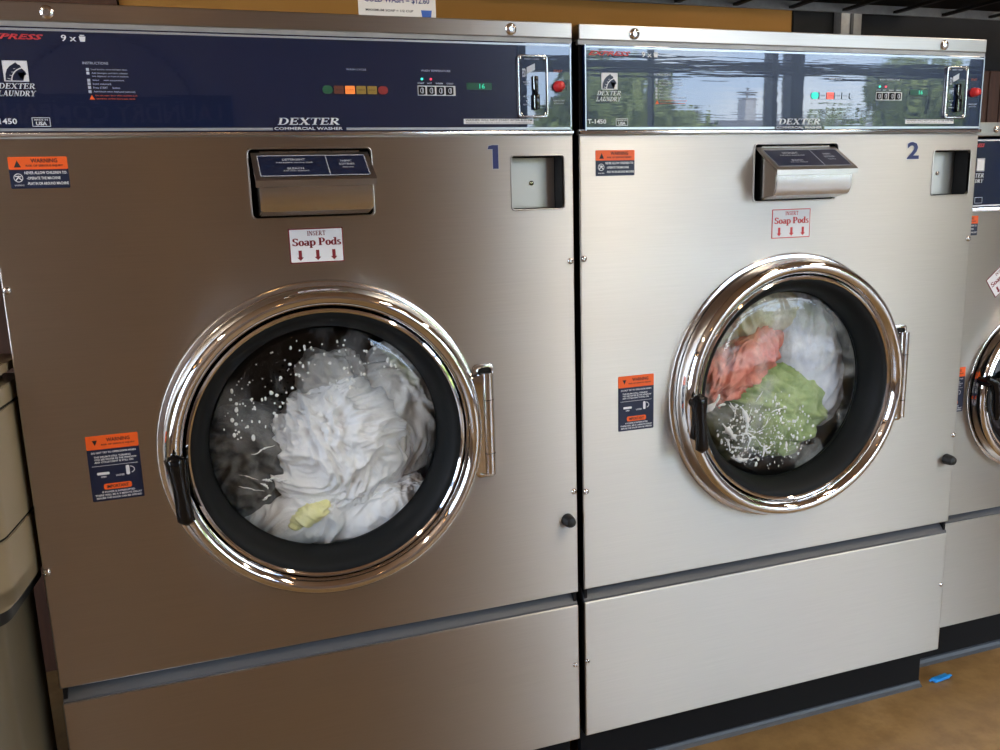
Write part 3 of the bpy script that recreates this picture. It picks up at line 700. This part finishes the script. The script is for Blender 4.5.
# washer 1 (centre x .52, z .975, inner radius .218)
cloth('bed_sheet', 'bright white crumpled sheet filling the middle of the glass of washer 1', (.548, .100, .935), (.150, .060, .138), 'c_white', 1, .017, 15, sub=7)
cloth('towel', 'light grey-white wet towel at the right edge behind the glass of washer 1', (.680, .130, .985), (.085, .05, .150), 'c_offwhite', 2, .015, 15)
cloth('white_shirt', 'pale rumpled shirt above the bright white sheet in washer 1', (.545, .130, 1.080), (.070, .05, .055), 'c_offwhite', 3, .015, 17)
cloth('dark_shirt', 'wet charcoal garment at the lower left behind the glass of washer 1', (.365, .120, .925), (.085, .05, .095), 'c_grey', 4, .022, 12)
cloth('pillowcase', 'white cloth along the bottom behind the glass of washer 1', (.555, .110, .800), (.195, .060, .075), 'c_white', 5, .015, 15, sub=7)
cloth('yellow_cloth', 'small pale yellow cloth at the bottom behind the glass of washer 1', (.480, .060, .812), (.040, .018, .014), 'c_yellow', 6, .010, 30, sub=5, spin=-.5)
# washer 2 (centre x 1.5755)
cx2 = X2+.52
cloth('coral_shirt', 'coral pink garment at the left behind the glass of washer 2', (cx2-.080, .085, 1.015), (.130, .045, .066), 'c_coral', 11, .018, 17, spin=-.55)
cloth('green_towel', 'green towel across the lower middle behind the glass of washer 2', (cx2+.035, .105, .900), (.145, .055, .115), 'c_green', 12, .018, 16, spin=.3)
cloth('white_sheet', 'bluish white sheet at the right behind the glass of washer 2', (cx2+.140, .125, 1.010), (.095, .05, .190), 'c_bluewhite', 13, .011, 8, spin=-.30)
cloth('cream_towel', 'cream towel at the top behind the glass of washer 2', (cx2-.030, .120, 1.135), (.140, .045, .065), 'c_cream', 14, .016, 12)
cloth('olive_shirt', 'dark olive garment at the lower left behind the glass of washer 2', (cx2-.100, .130, .870), (.11, .05, .09), 'c_olive', 15, .020, 11)
cloth('pale_green_cloth', 'pale green cloth at the upper left edge behind the glass of washer 2', (cx2-.150, .150, 1.085), (.075, .045, .06), 'c_lgreen', 16, .014, 12)

# soap on the glass: drops, lather
def glassy(cx, cz, x, z):
    q = min(1, math.hypot(x-cx, z-cz)/.2185); return .016 - .020*math.sqrt(max(0, 1-q*q))
def drops(g, cx, cz, name, n, region, seed, rs, label, m='foam'):
    rnd = random.Random(seed); b = BM()
    k = 0; tries = 0
    while k < n and tries < n*40:
        tries += 1
        a = rnd.uniform(0, 2*pi); rr = .205*math.sqrt(rnd.random()); x, z = rr*cos(a), rr*sin(a)
        if rnd.random() > region(x, z): continue
        k += 1; y = glassy(0, 0, x, z)+.0012
        s = rnd.choice(rs)*rnd.uniform(.7, 1.3); st = rnd.uniform(1, 1.9) if rnd.random() < .5 else 1
        verts = bmesh.ops.create_uvsphere(b, u_segments=8, v_segments=5, radius=1)['verts']
        for v in verts: v.co = Vector((cx+x+v.co.x*s, y+v.co.y*s*.35, cz+z+v.co.z*s*st))
    o = put(name, b, m, g, 180); o['kind'] = 'stuff'; o['label'] = label
M['foam'] = mat('soap_foam', (.80, .81, .80), .35)
drops(g1, .52, .975, 'suds_drops', 150, lambda x, z: 1. if z > .075+.25*abs(x+.02) or (z > .0 and x < -.08 and z > .02) and z < .12 else .0, 3, (.0011, .0016, .0022, .0030), 'white suds drops on the glass')
drops(g2, cx2-X2, .975, 'suds_drops', 420, lambda x, z: max(0, 1.3-((x+.06)**2/.018+(z+.105)**2/.008)), 5, (.0009, .0013, .0018, .0030), 'white suds drops on the glass')
def lather(g, cx, cz, name, strokes, seed):
    """stringy streaks of foam running over the inside of the glass"""
    rnd = random.Random(seed); b = BM()
    for (x, z, a, L, w) in strokes:
        pts, rad = [], []
        n = 12
        for i in range(n+1):
            t = i/n; pts.append((cx+x, glassy(0, 0, x, z)+.002, cz+z)); rad.append(w*(.25+math.sin(pi*t))*rnd.uniform(.4, 1.6))
            a += rnd.uniform(-.35, .35); x += cos(a)*L/n; z += sin(a)*L/n
        k0 = len(b.verts); tube(b, pts, rad, 6); b.verts.ensure_lookup_table()
        for v in b.verts[k0:]:
            yg = glassy(0, 0, v.co.x-cx, v.co.z-cz)+.001; v.co.y = yg+(v.co.y-yg)*.3
    o = put(name, b, 'foam', g, 180); o['kind'] = 'stuff'; o['label'] = 'streaks of white lather on the glass'
rnd = random.Random(8)
lather(g2, .52, .975, 'lather', [(rnd.uniform(-.19, -.04), rnd.uniform(-.17, -.02), rnd.uniform(-1.2, 1.2), rnd.uniform(.015, .045), rnd.uniform(.0010, .0028)) for _ in range(30)] + [(-.178, .0, -1.45, .09, .007), (-.168, -.07, -1.0, .06, .006), (-.11, -.10, .9, .07, .0045), (-.14, -.155, -.5, .05, .004)], 2)
lather(g1, .52, .975, 'lather', [(rnd.uniform(-.19, -.12), rnd.uniform(-.10, .0), rnd.uniform(-1.8, .3), rnd.uniform(.02, .05), rnd.uniform(.0006, .0012)) for _ in range(3)] + [(rnd.uniform(-.15, -.10), rnd.uniform(-.12, -.06), rnd.uniform(-.3, .3), .02, .002) for _ in range(5)], 3)
def film_disc(g, cx, cz, m, name, y=.026):
    b = BM(); b2 = disc(b, cx, cz, .2165, y, y+.0006, 64); o = put(name, b, m, g); o['label'] = 'thin film of soapy water'; o['kind'] = 'stuff'
M['wet1'] = film_alpha('soapy_film', (.75, .77, .80), .50, .80, .25, 7, (1, 1, .7), (3, 0, 1))
M['wet2'] = film_alpha('soapy_film_b', (.80, .82, .80), .48, .75, .40, 8, (1, 1, .8), (5, 0, 2))
film_disc(g1, .52, .975, 'wet1', 'soapy_water'); film_disc(g2, .52, .975, 'wet2', 'soapy_water')

# ------------------------------------------------------------ price sign on washer 1
s = thing('price_sign', 'white price card standing on top of washer 1', 'sign', (.70, 0, 1.7525+ZO))
def sgn(name, b, m, par=s):
    for v in b.verts: v.co += Vector((-.70, .004, -1.7525))
    o = put(name, b, m, par, shift=False); return o
sgn('card', box(BM(), .628, .772, .008, .0100, 1.7530, 1.8530, .0003), 'paper')
b = BM(); T(b, 'COLD WASH = $12.60', .6390, .7600, 1.7765, 1.7885, .0074, .02); sgn('price_lettering', b, mat('dark_blue_ink', (.03, .04, .16), .5))
b = BM(); T(b, 'WARM WASH = $12.85', .6390, .7600, 1.7990, 1.8110, .0074, .02); T(b, 'HOT WASH = $13.10', .6390, .7600, 1.8210, 1.8330, .0074, .02); sgn('price_lettering', b, mat('dark_blue_ink_b', (.03, .04, .16), .5))
b = BM(); T(b, 'MAXIMUM SOAP = 1/2 CUP', .6410, .7290, 1.7625, 1.7665, .0074, .01); sgn('small_lettering', b, 'black_print')
b = BM(); poly(b, [(.7455, 1.7540), (.7620, 1.7540), (.7640, 1.7670), (.7435, 1.7670)], .0074); sgn('cup_symbol', b, 'cup_blue')
# ------------------------------------------------------------ floor clip
b = BM(); box(b, -.030, .028, -.008, .010, .002, .010, .002); box(b, -.012, .030, -.012, -.004, .010, .014, .0015); tube(b, [(-.028, 0, .008), (-.036, 0, .012), (-.040, .004, .006)], .003, 8)
o = put('plastic_clip', b, 'blue_plastic', None, 40, shift=False); o.location = (2.165, .052, 0.0005); o.rotation_euler = (0, 0, .10)
tag(o, 'small bright blue plastic clip lying on the floor at the foot of the smaller washer', 'clip')

# ------------------------------------------------------------ beige appliance on the left
a = thing('laundry_appliance', 'beige moulded appliance with dark seams, at the left edge beside washer 1', 'appliance', (-.027, -.15, 0), rz=-math.radians(6))
def rbox(x0, x1, y0, y1, z0, z1, r, bev=.012):
    b = prism(BM(), rrect(x0, x1, y0, y1, r, 8), z0, z1, 'z')
    es = [e for e in b.edges if abs(e.verts[0].co.z-e.verts[1].co.z) < 1e-6 and (e.verts[0].co.z > z1-1e-5 or e.verts[0].co.z < z0+1e-5)]
    bmesh.ops.bevel(b, geom=es, offset=bev, segments=4, affect='EDGES'); return b
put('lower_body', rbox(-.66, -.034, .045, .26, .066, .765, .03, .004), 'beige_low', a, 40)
put('gap_shade', rbox(-.66, -.014, .018, .26, .755, .800, .04, .004), 'rubber', a, 40)  # black block stands in for the shade in the gap under the upper body
put('upper_body', rbox(-.67, 0, 0, .27, .790, .903, .05, .003), 'beige', a, 40)
put('upper_body_curve', rbox(-.67, 0, 0, .27, .782, .83, .05, .010), 'beige', a, 40)
put('middle_body', rbox(-.67, 0, 0, .27, .9055, 1.105, .05, .002), 'beige', a, 40)
put('body_seam', rbox(-.668, -.002, .002, .268, .9015, .907, .049, .0005), 'black', a, 40)
put('lid_seam', rbox(-.668, -.002, .002, .268, 1.103, 1.1105, .049, .0005), 'black', a, 40)
put('lid', rbox(-.67, 0, 0, .27, 1.1085, 1.14, .05, .002), 'beige', a, 40)
put('lid_top', rbox(-.67, 0, 0, .27, 1.13, 1.205, .05, .03), 'beige', a, 40)
put('steel_top', rbox(-.64, -.04, .14, .26, 1.195, 1.34, .03, .01), 'plate', a, 40)
put('steel_rail', tube(BM(), [(-.64, .13, 1.275), (-.04, .13, 1.275)], .006, 10), 'chrome_satin', a, 40)

# ------------------------------------------------------------ room shell
def struct(name, bm, m, smooth=None):
    o = put(name, bm, m, None, smooth); o['kind'] = 'structure'; return o
M['floor'] = None
m, nt, b_ = new_mat('stained_concrete'); n = noise_node(nt, (1, 1, 1), 3, 8, .65); n2 = noise_node(nt, (1, 1, 1), 14, 5, .6, off=(3, 1, 0))
r = ramp(nt, n.outputs[0], [(.30, (.22, .13, .045)), (.55, (.31, .19, .075)), (.72, (.42, .28, .13))])
mx = N(nt, 'ShaderNodeMixRGB', blend_type='MULTIPLY'); mx.inputs[0].default_value = .6
r2 = ramp(nt, n2.outputs[0], [(.35, (.55, .5, .45)), (.6, (1, 1, 1))])
nt.links.new(r.outputs[0], mx.inputs[1]); nt.links.new(r2.outputs[0], mx.inputs[2]); nt.links.new(mx.outputs[0], b_.inputs['Base Color'])
b_.inputs['Roughness'].default_value = .38; bump(nt, b_, n2.outputs[0], .2, .002); M['floor'] = m
M['ochre'] = rough_mat('ochre_wall', (.42, .20, .035), (.46, .22, .045), .8, 4, bs=.0005)
M['charcoal'] = rough_mat('charcoal_wall', (.010, .010, .0105), (.014, .014, .0145), .85, 4, bs=.0005)
M['darkwood'] = rough_mat('dark_wood', (.06, .022, .010), (.11, .042, .018), .6, 5, (12, 12, 1), .001)
M['woodceil'] = rough_mat('wood_ceiling', (.26, .15, .08), (.38, .23, .13), .6, 5, (8, 1, 1), .001)
M['brownwall'] = rough_mat('brown_wall', (.22, .165, .14), (.27, .205, .175), .8, 3, bs=.0005)
M['frame'] = mat('dark_bronze_frame', (.02, .025, .035), .4, .6)
M['winglass'] = glass_mat('window_glass', (.96, .98, .98))
RX0, RX1, RY0, RY1, RZ = -3.3, 7.8, -4.5, 1.12, 3.25
struct('floor', box(BM(), RX0-.2, RX1+.2, RY0-.2, RY1+.2, -.05, .066), 'floor')
struct('ceiling', box(BM(), RX0-.2, RX1+.2, RY0-.2, RY1+.2, RZ, RZ+.1), 'woodceil')
b = BM(); box(b, RX0-.2, RX0, RY0-.2, -4.0, .066, RZ); box(b, RX0-.2, RX0, -1.2, RY1+.2, .066, RZ); box(b, RX0-.2, RX0, -4.0, -1.2, .066, .7); box(b, RX0-.2, RX0, -4.0, -1.2, 3.0, RZ)
struct('wall_left', b, 'brownwall')
b = BM()
for q in ((-4.0, -3.94, .7, 3.0), (-1.26, -1.2, .7, 3.0), (-2.63, -2.57, .7, 3.0), (-4.0, -1.2, .7, .76), (-4.0, -1.2, 2.94, 3.0)): box(b, RX0-.12, RX0-.02, *q)
M['frame'] = mat('dark_bronze_frame', (.02, .025, .035), .4, .6); M['winglass'] = glass_mat('window_glass', (.96, .98, .98))
wo = put('window_3', b, 'frame'); wo['kind'] = 'structure'
put('pane', box(BM(), RX0-.08, RX0-.074, -3.94, -1.26, .76, 2.94), 'winglass', wo)
struct('wall_right', box(BM(), RX1, RX1+.2, RY0-.2, RY1+.2, .066, RZ), 'brownwall')
struct('wall_back', box(BM(), RX0, RX1, RY1, RY1+.2, .066, RZ), 'charcoal')
# ochre bulkhead, dark upper bands and wood panelling on the back wall
struct('trim_1', box(BM(), .17, 2.375, RY1-.03, RY1, .066, 2.058), 'ochre')
struct('trim_2', box(BM(), RX0, 2.90, RY1-.10, RY1-.001, 2.058, 2.40), 'charcoal')
b = BM()
for k in range(26): box(b, 2.95+k*.06, 3.005+k*.06, RY1-.035, RY1, .066, 1.86, .004)
struct('trim_3', b, 'darkwood')
struct('trim_4', box(BM(), RX0, .165, RY1-.05, RY1, .066, 2.05), 'darkwood')
# steel post and overhead cable tray
struct('trim_5', box(BM(), 2.375, 2.545, RY1-.04, RY1, .066, 2.058), 'void')
p = thing('steel_post', 'grey steel post rising behind washer 2', 'post', (2.592, 1.06, 0))
b = BM(); box(b, -.045, .045, -.02, .02, 0.0, 2.06-.066, .002); put('channel', b, 'galv', p, 30, shift=False)
b = BM(); box(b, -.006, .006, -.024, -.0205, 0.0, 2.06-.066); put('channel_slot', b, mat('slot_grey', (.10, .10, .10), .5, .5), p, shift=False)
t = thing('cable_tray', 'slatted dark steel tray running overhead above the washers', 'tray', (2.0, .45, 2.005+ZO))
b = BM(); box(b, -1.3, 2.6, -.075, -.066, .0, .03, .001)
put('front_rail', b, mat('tray_rail', (.18, .17, .16), .4, .8), t, shift=False)
b = BM(); box(b, -1.3, 2.6, .45, .458, .0, .03, .001); put('rear_rail', b, 'galv', t, shift=False)
b = BM()
for k in range(18): box(b, -1.28+k*.214, -1.262+k*.214, -.066, .45, .004, .012)
put('slats', b, mat('tray_slat', (.012, .012, .012), .6, .2), t, shift=False)
put('tray_lid', box(BM(), -1.3, 2.6, -.066, .45, .028, .032), 'black', t, shift=False)

# storefront: wall with openings, frames, glass
def storefront():
    z0, z1 = .066, RZ; y0, y1 = RY0-.12, RY0
    b = BM(); box(b, RX0, 2.60, y0, y1, z0, z1); box(b, 7.0, RX1, y0, y1, z0, z1); box(b, 2.60, 7.0, y0, y1, 3.02, z1); box(b, 2.60, 7.0, y0, y1, z0, .22)
    struct('wall_front', b, 'brownwall')
    xs = [2.60, 5.02, 7.0]
    for k in range(2):
        a, c = xs[k], xs[k+1]
        b = BM(); t = .06
        for q in ((a, a+t, .22, 3.02), (c-t, c, .22, 3.02), (a, c, .22, .28), (a, c, 2.96, 3.02), (a, c, 2.34, 2.44)): box(b, q[0], q[1], y0+.02, y1+.02, q[2], q[3])
        if k == 0: box(b, 4.78, 4.83, y0+.02, y1+.02, .22, 2.96)
        if k == 0: box(b, 3.70, 3.72, y0+.05, y1, .22, 2.96)
        o = struct('window_%d' % (k+1), b, 'frame')
        g = put('pane', box(BM(), a+t, c-t, y0+.05, y0+.056, .28, 2.96), 'winglass', o)
storefront()
# wall sign opposite the washers (seen mirrored in the dark panel)
s = thing('wall_sign', 'dark round laundry company sign on the wall opposite the washers', 'sign', (-.15, RY0+.005, 0))
M['sign_dark'] = mat('sign_dark', (.03, .012, .010), .6); M['sign_letters'] = mat('sign_letters', (.16, .10, .07), .5)
def flipx(b):
    for v in b.verts: v.co.x = -v.co.x
    return b
b = BM(); box(b, -.75, .75, 0, .012, 1.92, 2.14, .003); put('sign_board', b, 'sign_dark', s)
b = BM(); T(b, 'LAUNDRY COMPANY', -.68, .68, 1.97, 2.09, .016, .02); put('lettering', flipx(b), 'sign_letters', s)
b = BM(); lathe(b, [(.55, .0), (.55, .012), (.53, .012), (.53, 0)], 0, 1.95, 48, True, ); put('sign_ring', b, 'sign_letters', s)
# added warm lamps, out of view, for orange reflections in the chrome
M['bulb'] = mat('added_warm_bulb', (1, .7, .4), .4, emit=(1, .55, .22), es=16)
for i, (x, y) in enumerate(((-2.2, -2.6), (.2, -2.9), (-2.4, -.9), (2.0, -3.4))):
    t = thing('added_lamp', ['added unseen warm lamp nearest the left wall', 'added unseen warm lamp in the middle of the room', 'added unseen warm lamp above the beige appliance', 'added unseen warm lamp nearest the shop window'][i], 'lamp', (x, y, 2.55), 'added warm lamps under the ceiling')
    b = BM(); tube(b, [(0, 0, .10), (0, 0, RZ+ZO-2.55)], .006, 8); put('cord', b, 'black', t, shift=False)
    b = BM(); n = 32; prev = None
    for r_, z_ in ((.03, .12), (.05, .11), (.11, .05), (.16, -.02)):
        ring = [b.verts.new((r_*cos(2*pi*k/n), r_*sin(2*pi*k/n), z_)) for k in range(n)]
        if prev:
            for k in range(n): b.faces.new((prev[k], prev[(k+1) % n], ring[(k+1) % n], ring[k]))
        prev = ring
    put('lamp_shade', b, 'black', t, 60, shift=False)
    b = BM(); bmesh.ops.create_uvsphere(b, u_segments=16, v_segments=10, radius=.055); put('bulb', b, 'bulb', t, 180, shift=False)

# added long lights, unseen, to brighten the laundry, floor and stickers
M['fill_diffuser'] = mat('fill_light_diffuser', (.9, .85, .75), .5, emit=(1, .86, .68), es=36)
for i, (x, y) in enumerate(((2.2, -1.5), (3.1, -3.2), (-1.6, -1.8), (3.9, -1.3))):
    t = thing('fill_light', ['added long fill light before washer 2', 'added long fill light before the shop window', 'added long fill light over the left of the room', 'added long fill light over the smaller washer'][i], 'light', (x, y, RZ+ZO), 'added long fill lights')
    b = BM(); box(b, -.10, .10, -.62, .62, -.05, -.001, .006); put('housing', b, 'galv', t, 30, shift=False)
    b = BM(); box(b, -.085, .085, -.60, .60, -.062, -.049, .004); put('fill_diffuser', b, 'fill_diffuser', t, 30, shift=False)

# ------------------------------------------------------------ outdoors
M['asphalt'] = rough_mat('pavement', (.26, .25, .24), (.32, .31, .30), .9, 2, bs=0)
struct('ground', box(BM(), -40, 90, -90, RY0-.25, -.1, .05), 'asphalt')
M['leaf'] = rough_mat('leaves', (.14, .19, .04), (.30, .36, .10), .6, 1.5, bs=0)
M['bark'] = rough_mat('bark', (.08, .05, .03), (.12, .08, .05), .9, 8, bs=0)
def tree(label, x, y, h, rx, rz, seed, nl=20000, ls=.12, group='trees beyond the shop window'):
    rnd = random.Random(seed)
    t = thing('tree', label, 'tree', (x, y, .05+ZO), group)
    b = BM(); tube(b, [(0, 0, 0), (.05, .0, h*.3), (-.03, .03, h*.75)], [.16, .12, .05], 10)
    for k in range(6):
        a = k*1.05+seed; tube(b, [(0, 0, h*.3+k*.1), (cos(a)*rx*.35, sin(a)*rx*.35, h*.5), (cos(a)*rx*.6, sin(a)*rx*.6, h*.65)], [.06, .04, .02], 6)
    put('trunk', b, 'bark', t, 60, shift=False)
    b = BM(); cz = h-rz
    lumps = []
    for k in range(26):
        d = Vector((rnd.gauss(0, 1), rnd.gauss(0, 1), rnd.gauss(0, 1))).normalized()*rnd.uniform(.3, .85)
        lumps.append((Vector((d.x*rx, d.y*rx, cz+d.z*rz)), rnd.uniform(.22, .42)*rx))
    for k in range(nl):
        c, r_ = rnd.choice(lumps); d = Vector((rnd.gauss(0, 1), rnd.gauss(0, 1), rnd.gauss(0, 1))).normalized()
        p = c+d*r_*rnd.uniform(.75, 1.05)
        u = Vector((rnd.gauss(0, 1), rnd.gauss(0, 1), rnd.gauss(0, 1))).normalized(); v = u.cross(d).normalized(); s_ = ls*rnd.uniform(.6, 1.3)
        b.faces.new([b.verts.new(p+u*s_), b.verts.new(p+v*s_*.5), b.verts.new(p-u*s_), b.verts.new(p-v*s_*.5)])
    put('foliage', b, 'leaf', t, shift=False)
tree('bushy green tree outside the left half of the shop window', 7.3, -12.5, 3.35, 2.2, 1.6, 1)
tree('large green tree outside the right half of the shop window', 14.4, -12.0, 3.9, 2.4, 2.0, 2)
tree('low green tree left of the large one outside the shop window', 18.4, -19.0, 3.8, 2.5, 1.9, 3, 6000)
bd = thing('distant_building', 'distant grey roofed building with a small cupola across the road', 'building', (30.5, -42, .05+ZO))
put('walls', box(BM(), -9, 9, -4, 4, 0, 3.9), mat('far_wall', (.45, .45, .47), .8), bd, shift=False)
put('roof', prism(BM(), [(-4.4, 3.8), (4.4, 3.8), (0, 5.5)], -9.4, 9.4, 'x'), mat('far_roof', (.16, .16, .18), .8), bd, shift=False)
c = put('cupola', box(BM(), -.36, .36, -.36, .36, 5.2, 6.6), mat('far_wall_b', (.6, .6, .62), .8), bd, shift=False)
b = BM(); rr = [b.verts.new((sx*.48, sy*.48, 6.6)) for sx, sy in ((-1, -1), (1, -1), (1, 1), (-1, 1))]; tp = b.verts.new((0, 0, 7.05)); b.faces.new(rr[::-1])
for k in range(4): b.faces.new((rr[k], rr[(k+1) % 4], tp))
tube(b, [(0, 0, 6.95), (0, 0, 7.3)], .04, 6); put('cupola_roof', b, mat('far_roof_b', (.10, .10, .12), .8), c, shift=False)

# ------------------------------------------------------------ sky
w = bpy.data.worlds.new('sky'); S.world = w; w.use_nodes = True; nt = w.node_tree; nt.nodes.clear()
out = N(nt, 'ShaderNodeOutputWorld'); bg = N(nt, 'ShaderNodeBackground'); bg.inputs[1].default_value = 13.
tc = N(nt, 'ShaderNodeTexCoord'); sp = N(nt, 'ShaderNodeSeparateXYZ'); nt.links.new(tc.outputs['Generated'], sp.inputs[0])
rz_ = ramp(nt, sp.outputs[2], [(0.0, (.86, .90, .95)), (.12, (.55, .70, .95)), (.5, (.28, .46, .85))])
cl = noise_node(nt, (1, 1, 4), 3.2, 6, .6, coord='Generated'); rc = ramp(nt, cl.outputs[0], [(.42, (0, 0, 0)), (.62, (1, 1, 1))])
mx = N(nt, 'ShaderNodeMixRGB'); mx.inputs[2].default_value = (.95, .96, .98, 1); nt.links.new(rc.outputs[0], mx.inputs[0]); nt.links.new(rz_.outputs[0], mx.inputs[1])
nt.links.new(mx.outputs[0], bg.inputs[0]); nt.links.new(bg.outputs[0], out.inputs[0])

L = bpy.data.lights.new('sun', 'SUN'); L.energy = 22; L.angle = .009; L.color = (1, .93, .82)
o = bpy.data.objects.new('sun', L); COL.objects.link(o); o.rotation_euler = (math.radians(-48), 0, math.radians(-25))   # shines from behind the shop onto the trees outside
# portal lights only help the sampler find the daylight through the window openings
for k, (a, c) in enumerate(((2.60, 5.02), (5.02, 7.0))):
    L = bpy.data.lights.new('window_portal', 'AREA'); L.shape = 'RECTANGLE'; L.size = c-a; L.size_y = 2.8; L.cycles.is_portal = True
    o = bpy.data.objects.new('window_portal', L); COL.objects.link(o); o.location = ((a+c)/2, RY0-.13, 1.62+ZO); o.rotation_euler = (math.radians(90), 0, 0)
L = bpy.data.lights.new('window_portal', 'AREA'); L.shape = 'RECTANGLE'; L.size = 2.8; L.size_y = 2.3; L.cycles.is_portal = True
o = bpy.data.objects.new('window_portal', L); COL.objects.link(o); o.location = (RX0-.13, -2.6, 1.85+ZO); o.rotation_euler = (math.radians(90), 0, math.radians(-90))

# ------------------------------------------------------------ camera
cd = bpy.data.cameras.new('camera'); cd.sensor_width = 36; cd.lens = 859.0194448926475/1000*36; cd.clip_start = .02; cd.clip_end = 300
co = bpy.data.objects.new('camera', cd); COL.objects.link(co)
co.location = (0.3202115834, -1.6245194266, 1.4196823891+ZO); co.rotation_euler = (1.3701836956, 0.0299599827, -0.3332971964)
S.camera = co
S.view_settings.view_transform = 'Standard'; S.view_settings.look = 'None'; S.view_settings.gamma = 1; S.view_settings.use_curve_mapping = False
S.view_settings.exposure = 0.0
